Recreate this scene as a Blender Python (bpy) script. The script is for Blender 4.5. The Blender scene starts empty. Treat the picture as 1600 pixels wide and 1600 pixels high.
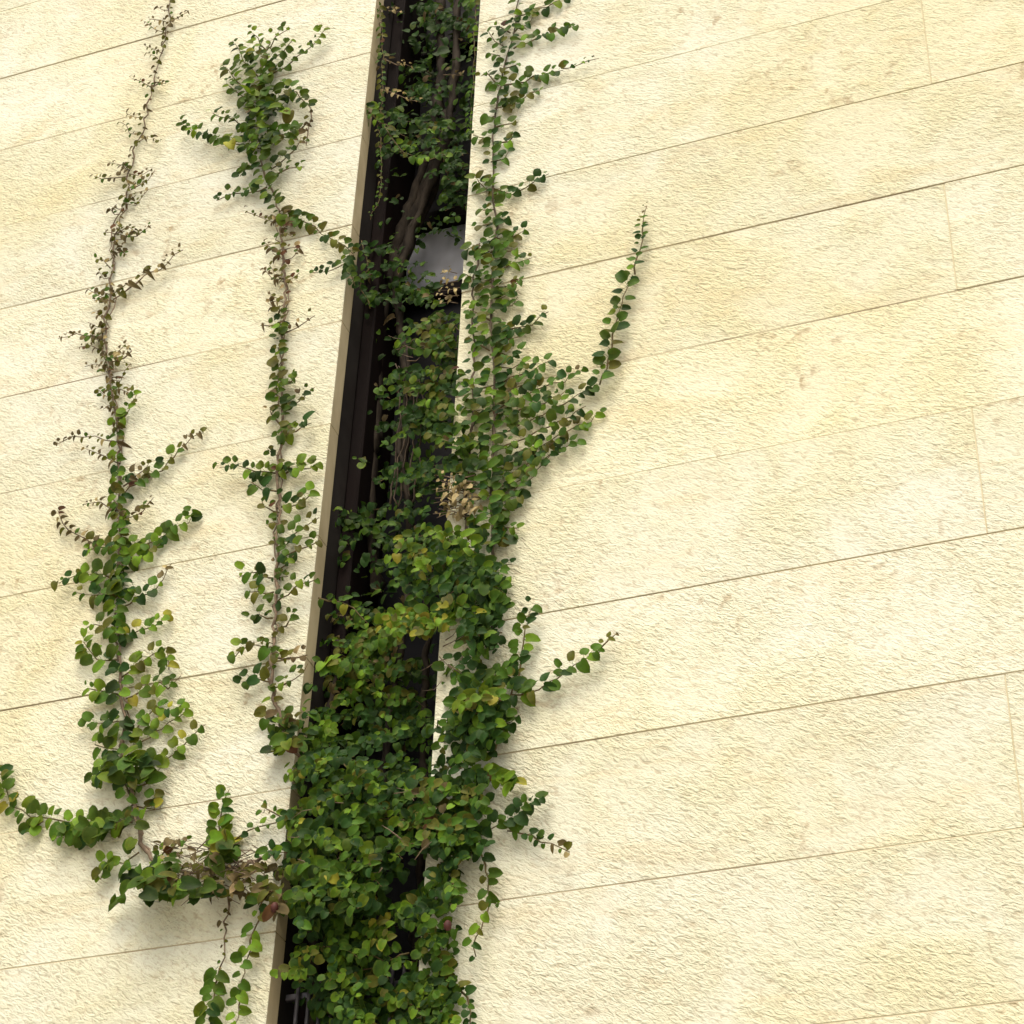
import bpy, math, random
from mathutils import Vector, Matrix
random.seed(7)
R = random.random
U = random.uniform
scene = bpy.context.scene
col = scene.collection

# ------------------------------------------------------------------ camera
# fitted to the photograph's stone courses (0.30 m high) and slot edges
F = 3383.15                      # focal length in photo pixels (1600 wide)
CX = Vector((0.93874128, 0.18254895, 0.29230239))    # wall axes seen from the camera
CY = Vector((0.34306378, -0.57559289, -0.74229378))
CZ = Vector((0.03274223, 0.79710018, -0.60295874))
EYE = Vector((0.0, 0.0, 1.5415))
YW = 3.22596                     # plane of the wall face
rot = Matrix((CX, CY, CZ))
cam = bpy.data.cameras.new('camera')
cam.sensor_width = 36.0
cam.lens = F / 1600.0 * 36.0
cam.clip_start = 0.05
cam.clip_end = 3000
camo = bpy.data.objects.new('camera', cam)
camo.matrix_world = Matrix.Translation(EYE) @ rot.to_4x4()
col.objects.link(camo)
scene.camera = camo

# ------------------------------------------------------------------ light: high soft sun, hazy bright sky
SUN_EL, SUN_AZ = math.radians(58), math.radians(9)   # azimuth: 0 = straight in front of the wall
world = bpy.data.worlds.new('World')
scene.world = world
world.use_nodes = True
wn = world.node_tree.nodes
wl = world.node_tree.links
bg = wn['Background']
sky = wn.new('ShaderNodeTexSky')
sky.sky_type = 'NISHITA'
sky.sun_disc = False
sky.sun_elevation = SUN_EL
sky.sun_rotation = math.radians(180) - SUN_AZ
sky.air_density = 1.0
sky.dust_density = 8.0
sky.ozone_density = 0.2
wl.new(sky.outputs['Color'], bg.inputs['Color'])
bg.inputs['Strength'].default_value = 0.15
sl = bpy.data.lights.new('sun', 'SUN')
sl.energy = 0.62
sl.angle = math.radians(32)
sl.color = (1.0, 0.97, 0.85)
so = bpy.data.objects.new('sun', sl)
sd = Vector((math.sin(SUN_AZ) * math.cos(SUN_EL), -math.cos(SUN_AZ) * math.cos(SUN_EL), math.sin(SUN_EL)))
so.rotation_euler = sd.to_track_quat('Z', 'Y').to_euler()
so.location = (0, -6, 12)
col.objects.link(so)
vs = scene.view_settings
vs.view_transform = 'Standard'
vs.look = 'None'
vs.exposure = 0.27
scene.cycles.max_bounces = 6
vs.gamma = 1.0
vs.use_curve_mapping = False


# ------------------------------------------------------------------ helpers
def W(u, v, out=0.0):
    """photo pixel -> point on the plane `out` metres in front of the wall face"""
    d = rot @ Vector(((u - 800) / F, -(v - 800) / F, -1.0))
    return EYE + d * ((YW - out) / d.y)


def tag(o, label=None, cat=None, group=None, kind=None):
    if label: o['label'] = label
    if cat: o['category'] = cat
    if group: o['group'] = group
    if kind: o['kind'] = kind
    return o


def link(name, me, parent=None, loc=None):
    o = bpy.data.objects.new(name, me)
    col.objects.link(o)
    if loc is not None: o.location = loc
    if parent is not None:
        o.parent = parent
        if loc is not None: o.location = Vector(loc) - parent.location
        else: o.location = -parent.location
    return o


def mesh(name, verts, faces, mats, smooth=False, midx=None):
    me = bpy.data.meshes.new(name)
    me.from_pydata([tuple(v) for v in verts], [], faces)
    for m in mats: me.materials.append(m)
    if smooth: me.polygons.foreach_set('use_smooth', [True] * len(faces))
    if midx: me.polygons.foreach_set('material_index', midx)
    me.update()
    return me


def box(x0, x1, y0, y1, z0, z1, bev=0.0):
    """box with chamfered front (-Y) edges"""
    b = bev
    v = [(x0, y1, z0), (x1, y1, z0), (x1, y1, z1), (x0, y1, z1)]
    if b <= 0:
        v += [(x0, y0, z0), (x1, y0, z0), (x1, y0, z1), (x0, y0, z1)]
        f = [(0, 3, 2, 1), (4, 5, 6, 7), (0, 1, 5, 4), (1, 2, 6, 5), (2, 3, 7, 6), (3, 0, 4, 7)]
        f = [t[::-1] if i == 0 else t for i, t in enumerate(f)]
        return v, [(0, 1, 2, 3)[::-1], (4, 5, 6, 7), (0, 1, 5, 4), (1, 2, 6, 5), (2, 3, 7, 6), (3, 0, 4, 7)]
    v += [(x0, y0 + b, z0), (x1, y0 + b, z0), (x1, y0 + b, z1), (x0, y0 + b, z1)]
    v += [(x0 + b, y0, z0 + b), (x1 - b, y0, z0 + b), (x1 - b, y0, z1 - b), (x0 + b, y0, z1 - b)]
    f = [(3, 2, 1, 0), (0, 1, 5, 4), (1, 2, 6, 5), (2, 3, 7, 6), (3, 0, 4, 7),
         (4, 5, 9, 8), (5, 6, 10, 9), (6, 7, 11, 10), (7, 4, 8, 11), (8, 9, 10, 11)]
    return v, f


def tube(pts, rads, n=5):
    """tapered tube through points"""
    vs_, fs = [], []
    m = len(pts)
    up = Vector((0.13, -1, 0.21)).normalized()
    for i, p in enumerate(pts):
        t = (pts[min(i + 1, m - 1)] - pts[max(i - 1, 0)])
        if t.length < 1e-9: t = Vector((0, 0, 1))
        t.normalize()
        a = t.cross(up)
        if a.length < 1e-4: a = t.cross(Vector((1, 0, 0)))
        a.normalize()
        b = t.cross(a)
        for k in range(n):
            th = 2 * math.pi * k / n
            vs_.append(p + (a * math.cos(th) + b * math.sin(th)) * rads[i])
    for i in range(m - 1):
        for k in range(n):
            k2 = (k + 1) % n
            fs.append((i * n + k, i * n + k2, (i + 1) * n + k2, (i + 1) * n + k))
    fs.append(tuple(range(n))[::-1])
    fs.append(tuple((m - 1) * n + k for k in range(n)))
    return vs_, fs


# ------------------------------------------------------------------ materials
def new_mat(name):
    m = bpy.data.materials.new(name)
    m.use_nodes = True
    nt = m.node_tree
    return m, nt, nt.nodes, nt.links, nt.nodes['Principled BSDF']


def ramp(nodes, links, src, stops, interp='LINEAR'):
    r = nodes.new('ShaderNodeValToRGB')
    r.color_ramp.interpolation = interp
    e = r.color_ramp.elements
    while len(e) < len(stops): e.new(0.5)
    for el, (p, c) in zip(e, stops):
        el.position = p
        el.color = (c[0], c[1], c[2], 1) if not isinstance(c, float) else (c, c, c, 1)
    links.new(src, r.inputs['Fac'])
    return r


def noise(nodes, links, vec, scale, detail=3, rough=0.5, dist=0.0):
    n = nodes.new('ShaderNodeTexNoise')
    n.inputs['Scale'].default_value = scale
    n.inputs['Detail'].default_value = detail
    n.inputs['Roughness'].default_value = rough
    n.inputs['Distortion'].default_value = dist
    links.new(vec, n.inputs['Vector'])
    return n


def mixc(nodes, links, fac, a, b, mode='MIX'):
    m = nodes.new('ShaderNodeMix')
    m.data_type = 'RGBA'
    m.blend_type = mode
    for sock, val in ((m.inputs['Factor'], fac), (m.inputs['A'], a), (m.inputs['B'], b)):
        pass
    def setin(idx, val):
        s = m.inputs[idx]
        if hasattr(val, 'is_output'): links.new(val, s)
        elif isinstance(val, (int, float)): s.default_value = val
        else: s.default_value = (val[0], val[1], val[2], 1)
    setin(0, fac); setin(6, a); setin(7, b)
    return m.outputs[2]


def math_(nodes, links, op, a, b=0.0):
    m = nodes.new('ShaderNodeMath')
    m.operation = op
    for i, v in enumerate((a, b)):
        if hasattr(v, 'is_output'): links.new(v, m.inputs[i])
        else: m.inputs[i].default_value = v
    return m.outputs[0]


def stone_mat():
    m, nt, N, L, P = new_mat('limestone')
    geo = N.new('ShaderNodeNewGeometry')
    oi = N.new('ShaderNodeObjectInfo')
    sc = N.new('ShaderNodeVectorMath'); sc.operation = 'MULTIPLY_ADD'
    comb = N.new('ShaderNodeCombineXYZ')
    L.new(oi.outputs['Random'], comb.inputs[0]); L.new(oi.outputs['Random'], comb.inputs[1]); L.new(oi.outputs['Random'], comb.inputs[2])
    L.new(comb.outputs[0], sc.inputs[0]); sc.inputs[1].default_value = (3.1, 1.7, 2.3)
    L.new(geo.outputs['Position'], sc.inputs[2])
    pos = sc.outputs[0]
    # tooled ripple: short strokes running slightly down to the right
    turned_coarse = N.new('ShaderNodeMapping')
    turned_coarse.inputs['Rotation'].default_value = (0, math.radians(-32), 0)
    L.new(pos, turned_coarse.inputs['Vector'])
    coarse_scale = N.new('ShaderNodeMapping')
    coarse_scale.inputs['Scale'].default_value = (56, 66, 134)
    L.new(turned_coarse.outputs[0], coarse_scale.inputs['Vector'])
    rip = noise(N, L, coarse_scale.outputs[0], 1.0, 2.0, 0.55, 0.9)
    turned_fine = N.new('ShaderNodeMapping')
    turned_fine.inputs['Rotation'].default_value = (0, math.radians(-26), 0)
    L.new(pos, turned_fine.inputs['Vector'])
    fine_scale = N.new('ShaderNodeMapping')
    fine_scale.inputs['Scale'].default_value = (120, 120, 240)
    L.new(turned_fine.outputs[0], fine_scale.inputs['Vector'])
    fine = noise(N, L, fine_scale.outputs[0], 1.0, 2.0, 0.6, 0.3)
    # colour: slow drift cream <-> ochre, cloudy white patches, brown pits
    big = noise(N, L, geo.outputs['Position'], 1.1, 2, 0.55, 0.4)
    mid = noise(N, L, pos, 5.5, 3, 0.6, 0.6)
    c1 = ramp(N, L, big.outputs['Fac'], [(0.36, (0.785, 0.82, 0.69)), (0.50, (0.77, 0.785, 0.575)), (0.63, (0.76, 0.73, 0.45))])
    c2 = ramp(N, L, mid.outputs['Fac'], [(0.36, (0.785, 0.82, 0.69)), (0.62, (0.765, 0.76, 0.525))])
    base = mixc(N, L, 0.5, c1.outputs[0], c2.outputs[0])
    # rusty bloom that drifts along the bedding
    mp3 = N.new('ShaderNodeMapping')
    mp3.inputs['Scale'].default_value = (2.2, 3, 7.5)
    L.new(pos, mp3.inputs['Vector'])
    rust = noise(N, L, mp3.outputs[0], 1.6, 3, 0.62, 1.0)
    rr = ramp(N, L, rust.outputs['Fac'], [(0.53, 0.0), (0.74, 0.28)])
    base = mixc(N, L, rr.outputs[0], base, (0.72, 0.56, 0.29))
    # little holes and stains
    pit = noise(N, L, pos, 38, 2, 0.5, 0.2)
    zone = noise(N, L, pos, 3.4, 2, 0.6, 0.3)
    pr = ramp(N, L, pit.outputs['Fac'], [(0.57, 0.0), (0.69, 0.8)])
    zr = ramp(N, L, zone.outputs['Fac'], [(0.54, 0.02), (0.68, 0.8)])
    pm = math_(N, L, 'MULTIPLY', pr.outputs[0], zr.outputs[0])
    base = mixc(N, L, pm, base, (0.36, 0.25, 0.12))
    # grime in the tool strokes, plus crevice shading put into the colour
    gr = ramp(N, L, rip.outputs['Fac'], [(0.26, 0.55), (0.46, 0.0)])
    base = mixc(N, L, gr.outputs[0], base, (0.45, 0.37, 0.23))
    gf = ramp(N, L, fine.outputs['Fac'], [(0.30, 0.40), (0.43, 0.0)])
    base = mixc(N, L, gf.outputs[0], base, (0.46, 0.40, 0.28))
    # slab to slab tone
    hv = N.new('ShaderNodeHueSaturation')
    hv.inputs['Saturation'].default_value = 1.0
    vv = math_(N, L, 'MULTIPLY_ADD', oi.outputs['Random'], 0.09)
    N[-1].inputs[2].default_value = 0.94
    L.new(vv, hv.inputs['Value'])
    L.new(base, hv.inputs['Color'])
    L.new(hv.outputs[0], P.inputs['Base Color'])
    P.inputs['Roughness'].default_value = 0.92
    P.inputs['Specular IOR Level'].default_value = 0.15
    h = math_(N, L, 'MULTIPLY_ADD', fine.outputs['Fac'], 0.35)
    L.new(rip.outputs['Fac'], N[-1].inputs[2])
    calm = ramp(N, L, mid.outputs['Fac'], [(0.36, 0.35), (0.60, 1.0)])
    h2 = math_(N, L, 'MULTIPLY', h, calm.outputs[0])
    bp = N.new('ShaderNodeBump')
    bp.inputs['Strength'].default_value = 0.9
    bp.inputs['Distance'].default_value = 0.0075
    L.new(h2, bp.inputs['Height'])
    L.new(bp.outputs[0], P.inputs['Normal'])
    return m


def simple_mat(name, c0, c1, scale, rough, bump=0.0, spec=0.5, metal=0.0, stretch=(1, 1, 1), lo=0.35, hi=0.65):
    m, nt, N, L, P = new_mat(name)
    geo = N.new('ShaderNodeNewGeometry')
    mp = N.new('ShaderNodeMapping')
    mp.inputs['Scale'].default_value = stretch
    L.new(geo.outputs['Position'], mp.inputs['Vector'])
    n = noise(N, L, mp.outputs[0], scale, 4, 0.6, 0.3)
    r = ramp(N, L, n.outputs['Fac'], [(lo, c0), (hi, c1)])
    L.new(r.outputs[0], P.inputs['Base Color'])
    P.inputs['Roughness'].default_value = rough
    P.inputs['Metallic'].default_value = metal
    P.inputs['Specular IOR Level'].default_value = spec
    if bump:
        b = N.new('ShaderNodeBump')
        b.inputs['Strength'].default_value = bump
        b.inputs['Distance'].default_value = 0.004
        L.new(n.outputs['Fac'], b.inputs['Height'])
        L.new(b.outputs[0], P.inputs['Normal'])
    return m


def leaf_mat(name, c, rim, rough=0.55, transl=0.22):
    """leaf: own colour, veins, a paler margin, some light through the blade"""
    m, nt, N, L, P = new_mat(name)
    geo = N.new('ShaderNodeNewGeometry')
    oi = N.new('ShaderNodeObjectInfo')
    at = N.new('ShaderNodeAttribute'); at.attribute_name = 'rim'
    n = noise(N, L, geo.outputs['Position'], 22, 3, 0.6)
    n2 = noise(N, L, geo.outputs['Position'], 160, 2, 0.5)
    dk = tuple(x * 0.60 for x in c); lt = tuple(min(1, x * 1.5) for x in c)
    r = ramp(N, L, n.outputs['Fac'], [(0.36, dk), (0.5, c), (0.66, lt)])
    hv = N.new('ShaderNodeHueSaturation')
    a = math_(N, L, 'MULTIPLY_ADD', oi.outputs['Random'], 0.035); N[-1].inputs[2].default_value = 0.485
    L.new(a, hv.inputs['Hue'])
    b = math_(N, L, 'MULTIPLY_ADD', oi.outputs['Random'], 0.5); N[-1].inputs[2].default_value = 0.75
    L.new(b, hv.inputs['Value'])
    L.new(r.outputs[0], hv.inputs['Color'])
    rimr = ramp(N, L, at.outputs['Fac'], [(0.55, 0.0), (1.0, 0.36)])
    cc = mixc(N, L, rimr.outputs[0], hv.outputs[0], rim)
    sp = ramp(N, L, n2.outputs['Fac'], [(0.60, 0.0), (0.72, 0.35)])
    cc = mixc(N, L, sp.outputs[0], cc, (rim[0] * 0.9, rim[1] * 0.65, rim[2] * 0.6))
    L.new(cc, P.inputs['Base Color'])
    P.inputs['Roughness'].default_value = rough
    P.inputs['Specular IOR Level'].default_value = 0.14
    t = N.new('ShaderNodeBsdfTranslucent')
    tc = mixc(N, L, 0.5, cc, (rim[0], rim[1], rim[2] * 0.3))
    L.new(tc, t.inputs['Color'])
    ms = N.new('ShaderNodeMixShader')
    ms.inputs[0].default_value = transl
    L.new(P.outputs[0], ms.inputs[1]); L.new(t.outputs[0], ms.inputs[2])
    L.new(ms.outputs[0], N['Material Output'].inputs['Surface'])
    bp = N.new('ShaderNodeBump'); bp.inputs['Strength'].default_value = 0.25; bp.inputs['Distance'].default_value = 0.002
    L.new(n2.outputs['Fac'], bp.inputs['Height']); L.new(bp.outputs[0], P.inputs['Normal'])
    return m


STONE = stone_mat()
EDGE = simple_mat('sawn_stone_edge', (0.50, 0.43, 0.26), (0.64, 0.56, 0.36), 14, 0.9, 0.15, 0.1, 0, (1, 1, 0.4))
VMORT = simple_mat('pale_mortar', (0.62, 0.56, 0.37), (0.74, 0.70, 0.50), 5, 0.95, 0, 0.1)
MORTAR = simple_mat('joint_mortar', (0.26, 0.21, 0.13), (0.70, 0.64, 0.45), 2.6, 0.95, 0, 0.1, lo=0.40, hi=0.58)
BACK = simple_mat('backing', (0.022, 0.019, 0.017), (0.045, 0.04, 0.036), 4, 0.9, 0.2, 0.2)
BROWN = simple_mat('brown_paint', (0.004, 0.0026, 0.0026), (0.010, 0.0048, 0.0042), 9, 0.7, 0.15, 0.12, 0, (1, 1, 0.2))
DARK = simple_mat('dark_glass', (0.006, 0.007, 0.009), (0.016, 0.017, 0.021), 6, 0.45, 0.0, 0.10, 0, (1, 1, 0.3))
PALE = simple_mat('sky_reflection_glass', (0.16, 0.18, 0.21), (0.70, 0.74, 0.84), 5, 0.5, 0.0, 0.15, 0, (1, 1, 0.6), 0.36, 0.58)  # sky reflection painted into the glass colour as pale bluish blotches
METAL = simple_mat('grey_metal', (0.05, 0.05, 0.06), (0.12, 0.12, 0.13), 20, 0.45, 0.1, 0.5, 0.6)
GROUND = simple_mat('pale_paving', (0.34, 0.31, 0.25), (0.46, 0.42, 0.34), 3, 0.9, 0.3, 0.2)
BARK = simple_mat('vine_bark', (0.055, 0.042, 0.03), (0.17, 0.135, 0.10), 45, 0.85, 0.6, 0.2, 0, (1, 1, 0.5))
DBARK = simple_mat('old_bark', (0.014, 0.011, 0.008), (0.05, 0.041, 0.03), 45, 0.85, 0.6, 0.2, 0, (1, 1, 0.35))
TWIG = simple_mat('dry_twig', (0.085, 0.062, 0.042), (0.27, 0.21, 0.145), 60, 0.85, 0.4, 0.2)
GREENSTEM = simple_mat('young_stem', (0.10, 0.085, 0.03), (0.17, 0.12, 0.05), 40, 0.6, 0.2, 0.3)
FRUIT = simple_mat('fig_skin', (0.06, 0.018, 0.016), (0.12, 0.04, 0.03), 60, 0.6, 0.2, 0.3)
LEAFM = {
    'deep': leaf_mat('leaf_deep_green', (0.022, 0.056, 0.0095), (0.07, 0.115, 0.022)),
    'green': leaf_mat('leaf_green', (0.054, 0.110, 0.010), (0.14, 0.185, 0.025)),
    'fresh': leaf_mat('leaf_fresh_green', (0.115, 0.198, 0.013), (0.24, 0.27, 0.03)),
    'olive': leaf_mat('leaf_olive', (0.085, 0.092, 0.013), (0.22, 0.19, 0.035)),
    'yellow': leaf_mat('leaf_yellowing', (0.24, 0.235, 0.026), (0.34, 0.28, 0.04)),
    'brown': leaf_mat('leaf_browned', (0.11, 0.085, 0.040), (0.19, 0.15, 0.075), 0.75, 0.08),
    'red': leaf_mat('leaf_red_brown', (0.085, 0.036, 0.015), (0.14, 0.075, 0.026), 0.65, 0.08),
    'tan': leaf_mat('leaf_dry_tan', (0.36, 0.29, 0.15), (0.46, 0.38, 0.21), 0.8, 0.15),
}
LK = list(LEAFM)
MIX = {
    'green': [('deep', .20), ('green', .52), ('fresh', .23), ('olive', .05)],
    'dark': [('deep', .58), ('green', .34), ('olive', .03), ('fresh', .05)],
    'bright': [('green', .34), ('fresh', .48), ('olive', .10), ('yellow', .06), ('deep', .02)],
    'olive': [('olive', .28), ('green', .46), ('deep', .12), ('fresh', .09), ('brown', .04), ('red', .01)],
    'right': [('deep', .24), ('green', .50), ('olive', .13), ('fresh', .12), ('red', .01)],
    'dry': [('brown', .46), ('olive', .34), ('red', .03), ('green', .10), ('tan', .07)],
    'tan': [('tan', .7), ('brown', .3)],
    'gold': [('fresh', .50), ('yellow', .15), ('green', .24), ('olive', .10), ('red', .01)],
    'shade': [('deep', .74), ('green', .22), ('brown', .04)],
}


def pick(mix):
    t = R() * sum(w for _, w in MIX[mix])
    for k, w in MIX[mix]:
        t -= w
        if t <= 0: return k
    return MIX[mix][0][0]


# ------------------------------------------------------------------ setting: ground, wall, slot
g = link('ground', mesh('ground', [(-400, -400, 0), (400, -400, 0), (400, 400, 0), (-400, 400, 0)], [(0, 1, 2, 3)], [GROUND]))
tag(g, kind='structure')

SLOT_L, SLOT_R = -1.700, -1.411
X_MIN, X_MAX, COURSES, CH, TH, GAP = -6.6, 3.6, 25, 0.30, 0.043, 0.0023
wall = bpy.data.objects.new('stone_wall', None)
wall.location = (SLOT_R, YW, 0)
col.objects.link(wall)
tag(wall, 'tall cream limestone wall of long slabs in thin jointed courses, split by a dark slot', 'wall')
slab_cache = {}


def slab(x0, x1, i):
    w = round(x1 - x0 - GAP, 4)
    if w not in slab_cache:
        v, f = box(0, w, 0, TH, 0, CH - GAP, 0.0008)
        slab_cache[w] = mesh('stone_slab', v, f, [STONE, EDGE], False, [1] * 5 + [0] * 5)
    link('stone_slab', slab_cache[w], wall, (x0 + GAP / 2, YW + U(-0.0012, 0.0012), i * CH + GAP / 2))


for i in range(COURSES):
    if i % 2:      # courses whose joint shows at the right of the picture
        right = [SLOT_R, -0.345, 1.785, X_MAX]
        left = [X_MIN, -5.13, -3.0, SLOT_L]
    else:
        right = [SLOT_R, 0.72, 2.85, X_MAX]
        left = [X_MIN, -6.195, -4.065, SLOT_L]
    for xs in (left, right):
        for a, b in zip(xs[:-1], xs[1:]):
            a2 = a - GAP / 2 if a == SLOT_R else a
            b2 = b + GAP / 2 if b == SLOT_L else b
            slab(a2, b2, i)
# mortar in the joints: set back 1.5 mm behind the slab faces
mv, mf = [], []
def addbox(*a):
    v, f = box(*a)
    o = len(mv); mv.extend(v); mf.extend([tuple(k + o for k in q) for q in f])
for i in range(COURSES + 1):
    for a, b in ((X_MIN, SLOT_L - 0.004), (SLOT_R + 0.004, X_MAX)):
        addbox(a, b, YW + 0.0013, YW + TH - 0.002, i * CH - 0.0010, i * CH + 0.0010)
hv_, hf_ = mv, mf
mv, mf = [], []
for i in range(COURSES):
    for x in ((-0.345, 1.785, -5.13, -3.0) if i % 2 else (0.72, 2.85, -6.195, -4.065)):
        addbox(x - 0.0010, x + 0.0010, YW + 0.0004, YW + TH - 0.004, i * CH + 0.003, (i + 1) * CH - 0.003)
link('joint_mortar', mesh('joint_mortar', hv_, hf_, [MORTAR]), wall)
link('upright_joint_mortar', mesh('upright_joint_mortar', mv, mf, [VMORT]), wall)
TOP = COURSES * CH
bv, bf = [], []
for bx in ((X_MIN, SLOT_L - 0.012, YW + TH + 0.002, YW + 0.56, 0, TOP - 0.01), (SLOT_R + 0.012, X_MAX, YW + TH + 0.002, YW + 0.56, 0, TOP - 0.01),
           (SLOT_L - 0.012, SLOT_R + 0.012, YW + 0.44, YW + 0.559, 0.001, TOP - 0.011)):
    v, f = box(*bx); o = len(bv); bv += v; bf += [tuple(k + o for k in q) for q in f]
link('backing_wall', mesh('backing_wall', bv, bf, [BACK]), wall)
v, f = box(X_MIN - 0.02, X_MAX + 0.02, YW - 0.03, YW + 0.58, TOP + 0.004, TOP + 0.09, 0.004)
link('coping', mesh('coping', v, f, [STONE]), wall)

# narrow window standing in the slot
win = bpy.data.objects.new('slot_window', None)
win.location = ((SLOT_L + SLOT_R) / 2, YW + 0.15, 0)
col.objects.link(win)
tag(win, 'narrow dark window with brown frame set deep in the slot behind the vines', 'window')
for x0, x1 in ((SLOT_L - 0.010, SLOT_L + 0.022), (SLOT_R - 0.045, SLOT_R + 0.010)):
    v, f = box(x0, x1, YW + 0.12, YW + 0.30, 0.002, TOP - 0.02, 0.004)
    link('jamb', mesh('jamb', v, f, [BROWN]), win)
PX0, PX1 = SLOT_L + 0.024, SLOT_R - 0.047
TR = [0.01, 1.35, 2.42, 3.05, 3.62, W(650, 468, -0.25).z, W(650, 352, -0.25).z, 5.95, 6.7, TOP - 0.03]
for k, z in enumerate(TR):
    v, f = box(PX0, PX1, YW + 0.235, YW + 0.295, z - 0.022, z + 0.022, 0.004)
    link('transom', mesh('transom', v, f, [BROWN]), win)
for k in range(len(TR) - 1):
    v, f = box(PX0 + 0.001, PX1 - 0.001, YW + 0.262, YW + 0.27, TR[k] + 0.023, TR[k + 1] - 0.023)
    link('pane', mesh('pane', v, f, [PALE if k == 5 else DARK]), win)  # one pane carries the painted sky reflection
# upright bars of the guard at the foot of the slot
for k in range(10):
    x = SLOT_L + 0.030 + k * 0.023
    pts = [Vector((x, YW + 0.055, 1.9)), Vector((x, YW + 0.055, W(450, 1530, -0.05).z))]
    v, f = tube(pts, [0.004, 0.004], 8)
    link('guard_bar', mesh('guard_bar', v, f, [METAL], True), win)
for z in (2.2, 2.62, W(450, 1530, -0.05).z - 0.03):
    v, f = box(SLOT_L + 0.002, SLOT_R - 0.002, YW + 0.062, YW + 0.072, z - 0.006, z + 0.006, 0.001)
    link('guard_rail', mesh('guard_rail', v, f, [METAL]), win)


# ------------------------------------------------------------------ leaves
def leaf_shape(seed, dry=False):
    rg = random.Random(seed)
    fold = rg.uniform(0.10, 0.40) if not dry else rg.uniform(0.5, 1.1)
    curl = rg.uniform(0.05, 0.35) if not dry else rg.uniform(0.3, 0.9)
    wid = rg.uniform(0.88, 1.12) if not dry else rg.uniform(0.55, 0.9)
    tw = rg.uniform(-0.25, 0.25)
    xs = [0.0, 0.12, 0.32, 0.56, 0.81, 1.0]
    hw = [0.22, 0.39, 0.46, 0.43, 0.30, 0.0]
    xo = [-0.08, 0.04, 0.30, 0.58, 0.84, 1.0]
    vs_, rim = [], []
    def z(x, w): return abs(w) * fold - curl * x * x + w * tw * x + rg.uniform(-.012, .012)
    for i in range(6):
        vs_.append((xs[i], 0, z(xs[i], 0) - (0 if i else 0.0))); rim.append(0.0 if i < 5 else 1.0)
    rows = []
    for s in (1, -1):
        for fr in (0.55, 1.0):
            row = []
            for i in range(5):
                w = hw[i] * wid * fr * s * rg.uniform(0.94, 1.06)
                x = xs[i] + (xo[i] - xs[i]) * fr
                row.append(len(vs_)); vs_.append((x, w, z(x, w) * (1.0 if fr < 1 else 0.9))); rim.append(0.35 if fr < 1 else 1.0)
            row.append(5)
            rows.append(row)
    mid = [0, 1, 2, 3, 4, 5]
    fs = []
    def strip(a, b, flip):
        for i in range(5):
            q = [a[i], a[i + 1], b[i + 1], b[i]]
            q = [k for j, k in enumerate(q) if k not in q[:j]]
            fs.append(tuple(q[::-1] if flip else q))
    strip(mid, rows[0], False); strip(rows[0], rows[1], False)
    strip(mid, rows[2], True); strip(rows[2], rows[3], True)
    # stalk
    o = len(vs_)
    for x, zz in ((-0.30, -0.10), (0.02, 0.0)):
        for k in range(3):
            th = 2.094 * k
            vs_.append((x, 0.018 * math.cos(th), zz + 0.018 * math.sin(th))); rim.append(0.6)
    for k in range(3):
        fs.append((o + k, o + (k + 1) % 3, o + 3 + (k + 1) % 3, o + 3 + k))
    return vs_, fs, rim


SHAPES = [leaf_shape(s) for s in range(10)] + [leaf_shape(50 + s, True) for s in range(5)]
leaf_mesh = {}


def get_leaf_mesh(si, mk):
    if (si, mk) not in leaf_mesh:
        v, f, r = SHAPES[si]
        me = mesh('leaf', v, f, [LEAFM[mk]], True)
        a = me.attributes.new('rim', 'FLOAT', 'POINT')
        a.data.foreach_set('value', r)
        leaf_mesh[(si, mk)] = me
    return leaf_mesh[(si, mk)]


OUT = Vector((0, -1, 0)); UP = Vector((0, 0, 1)); RT = Vector((1, 0, 0))


DENS = 1.15


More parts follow.
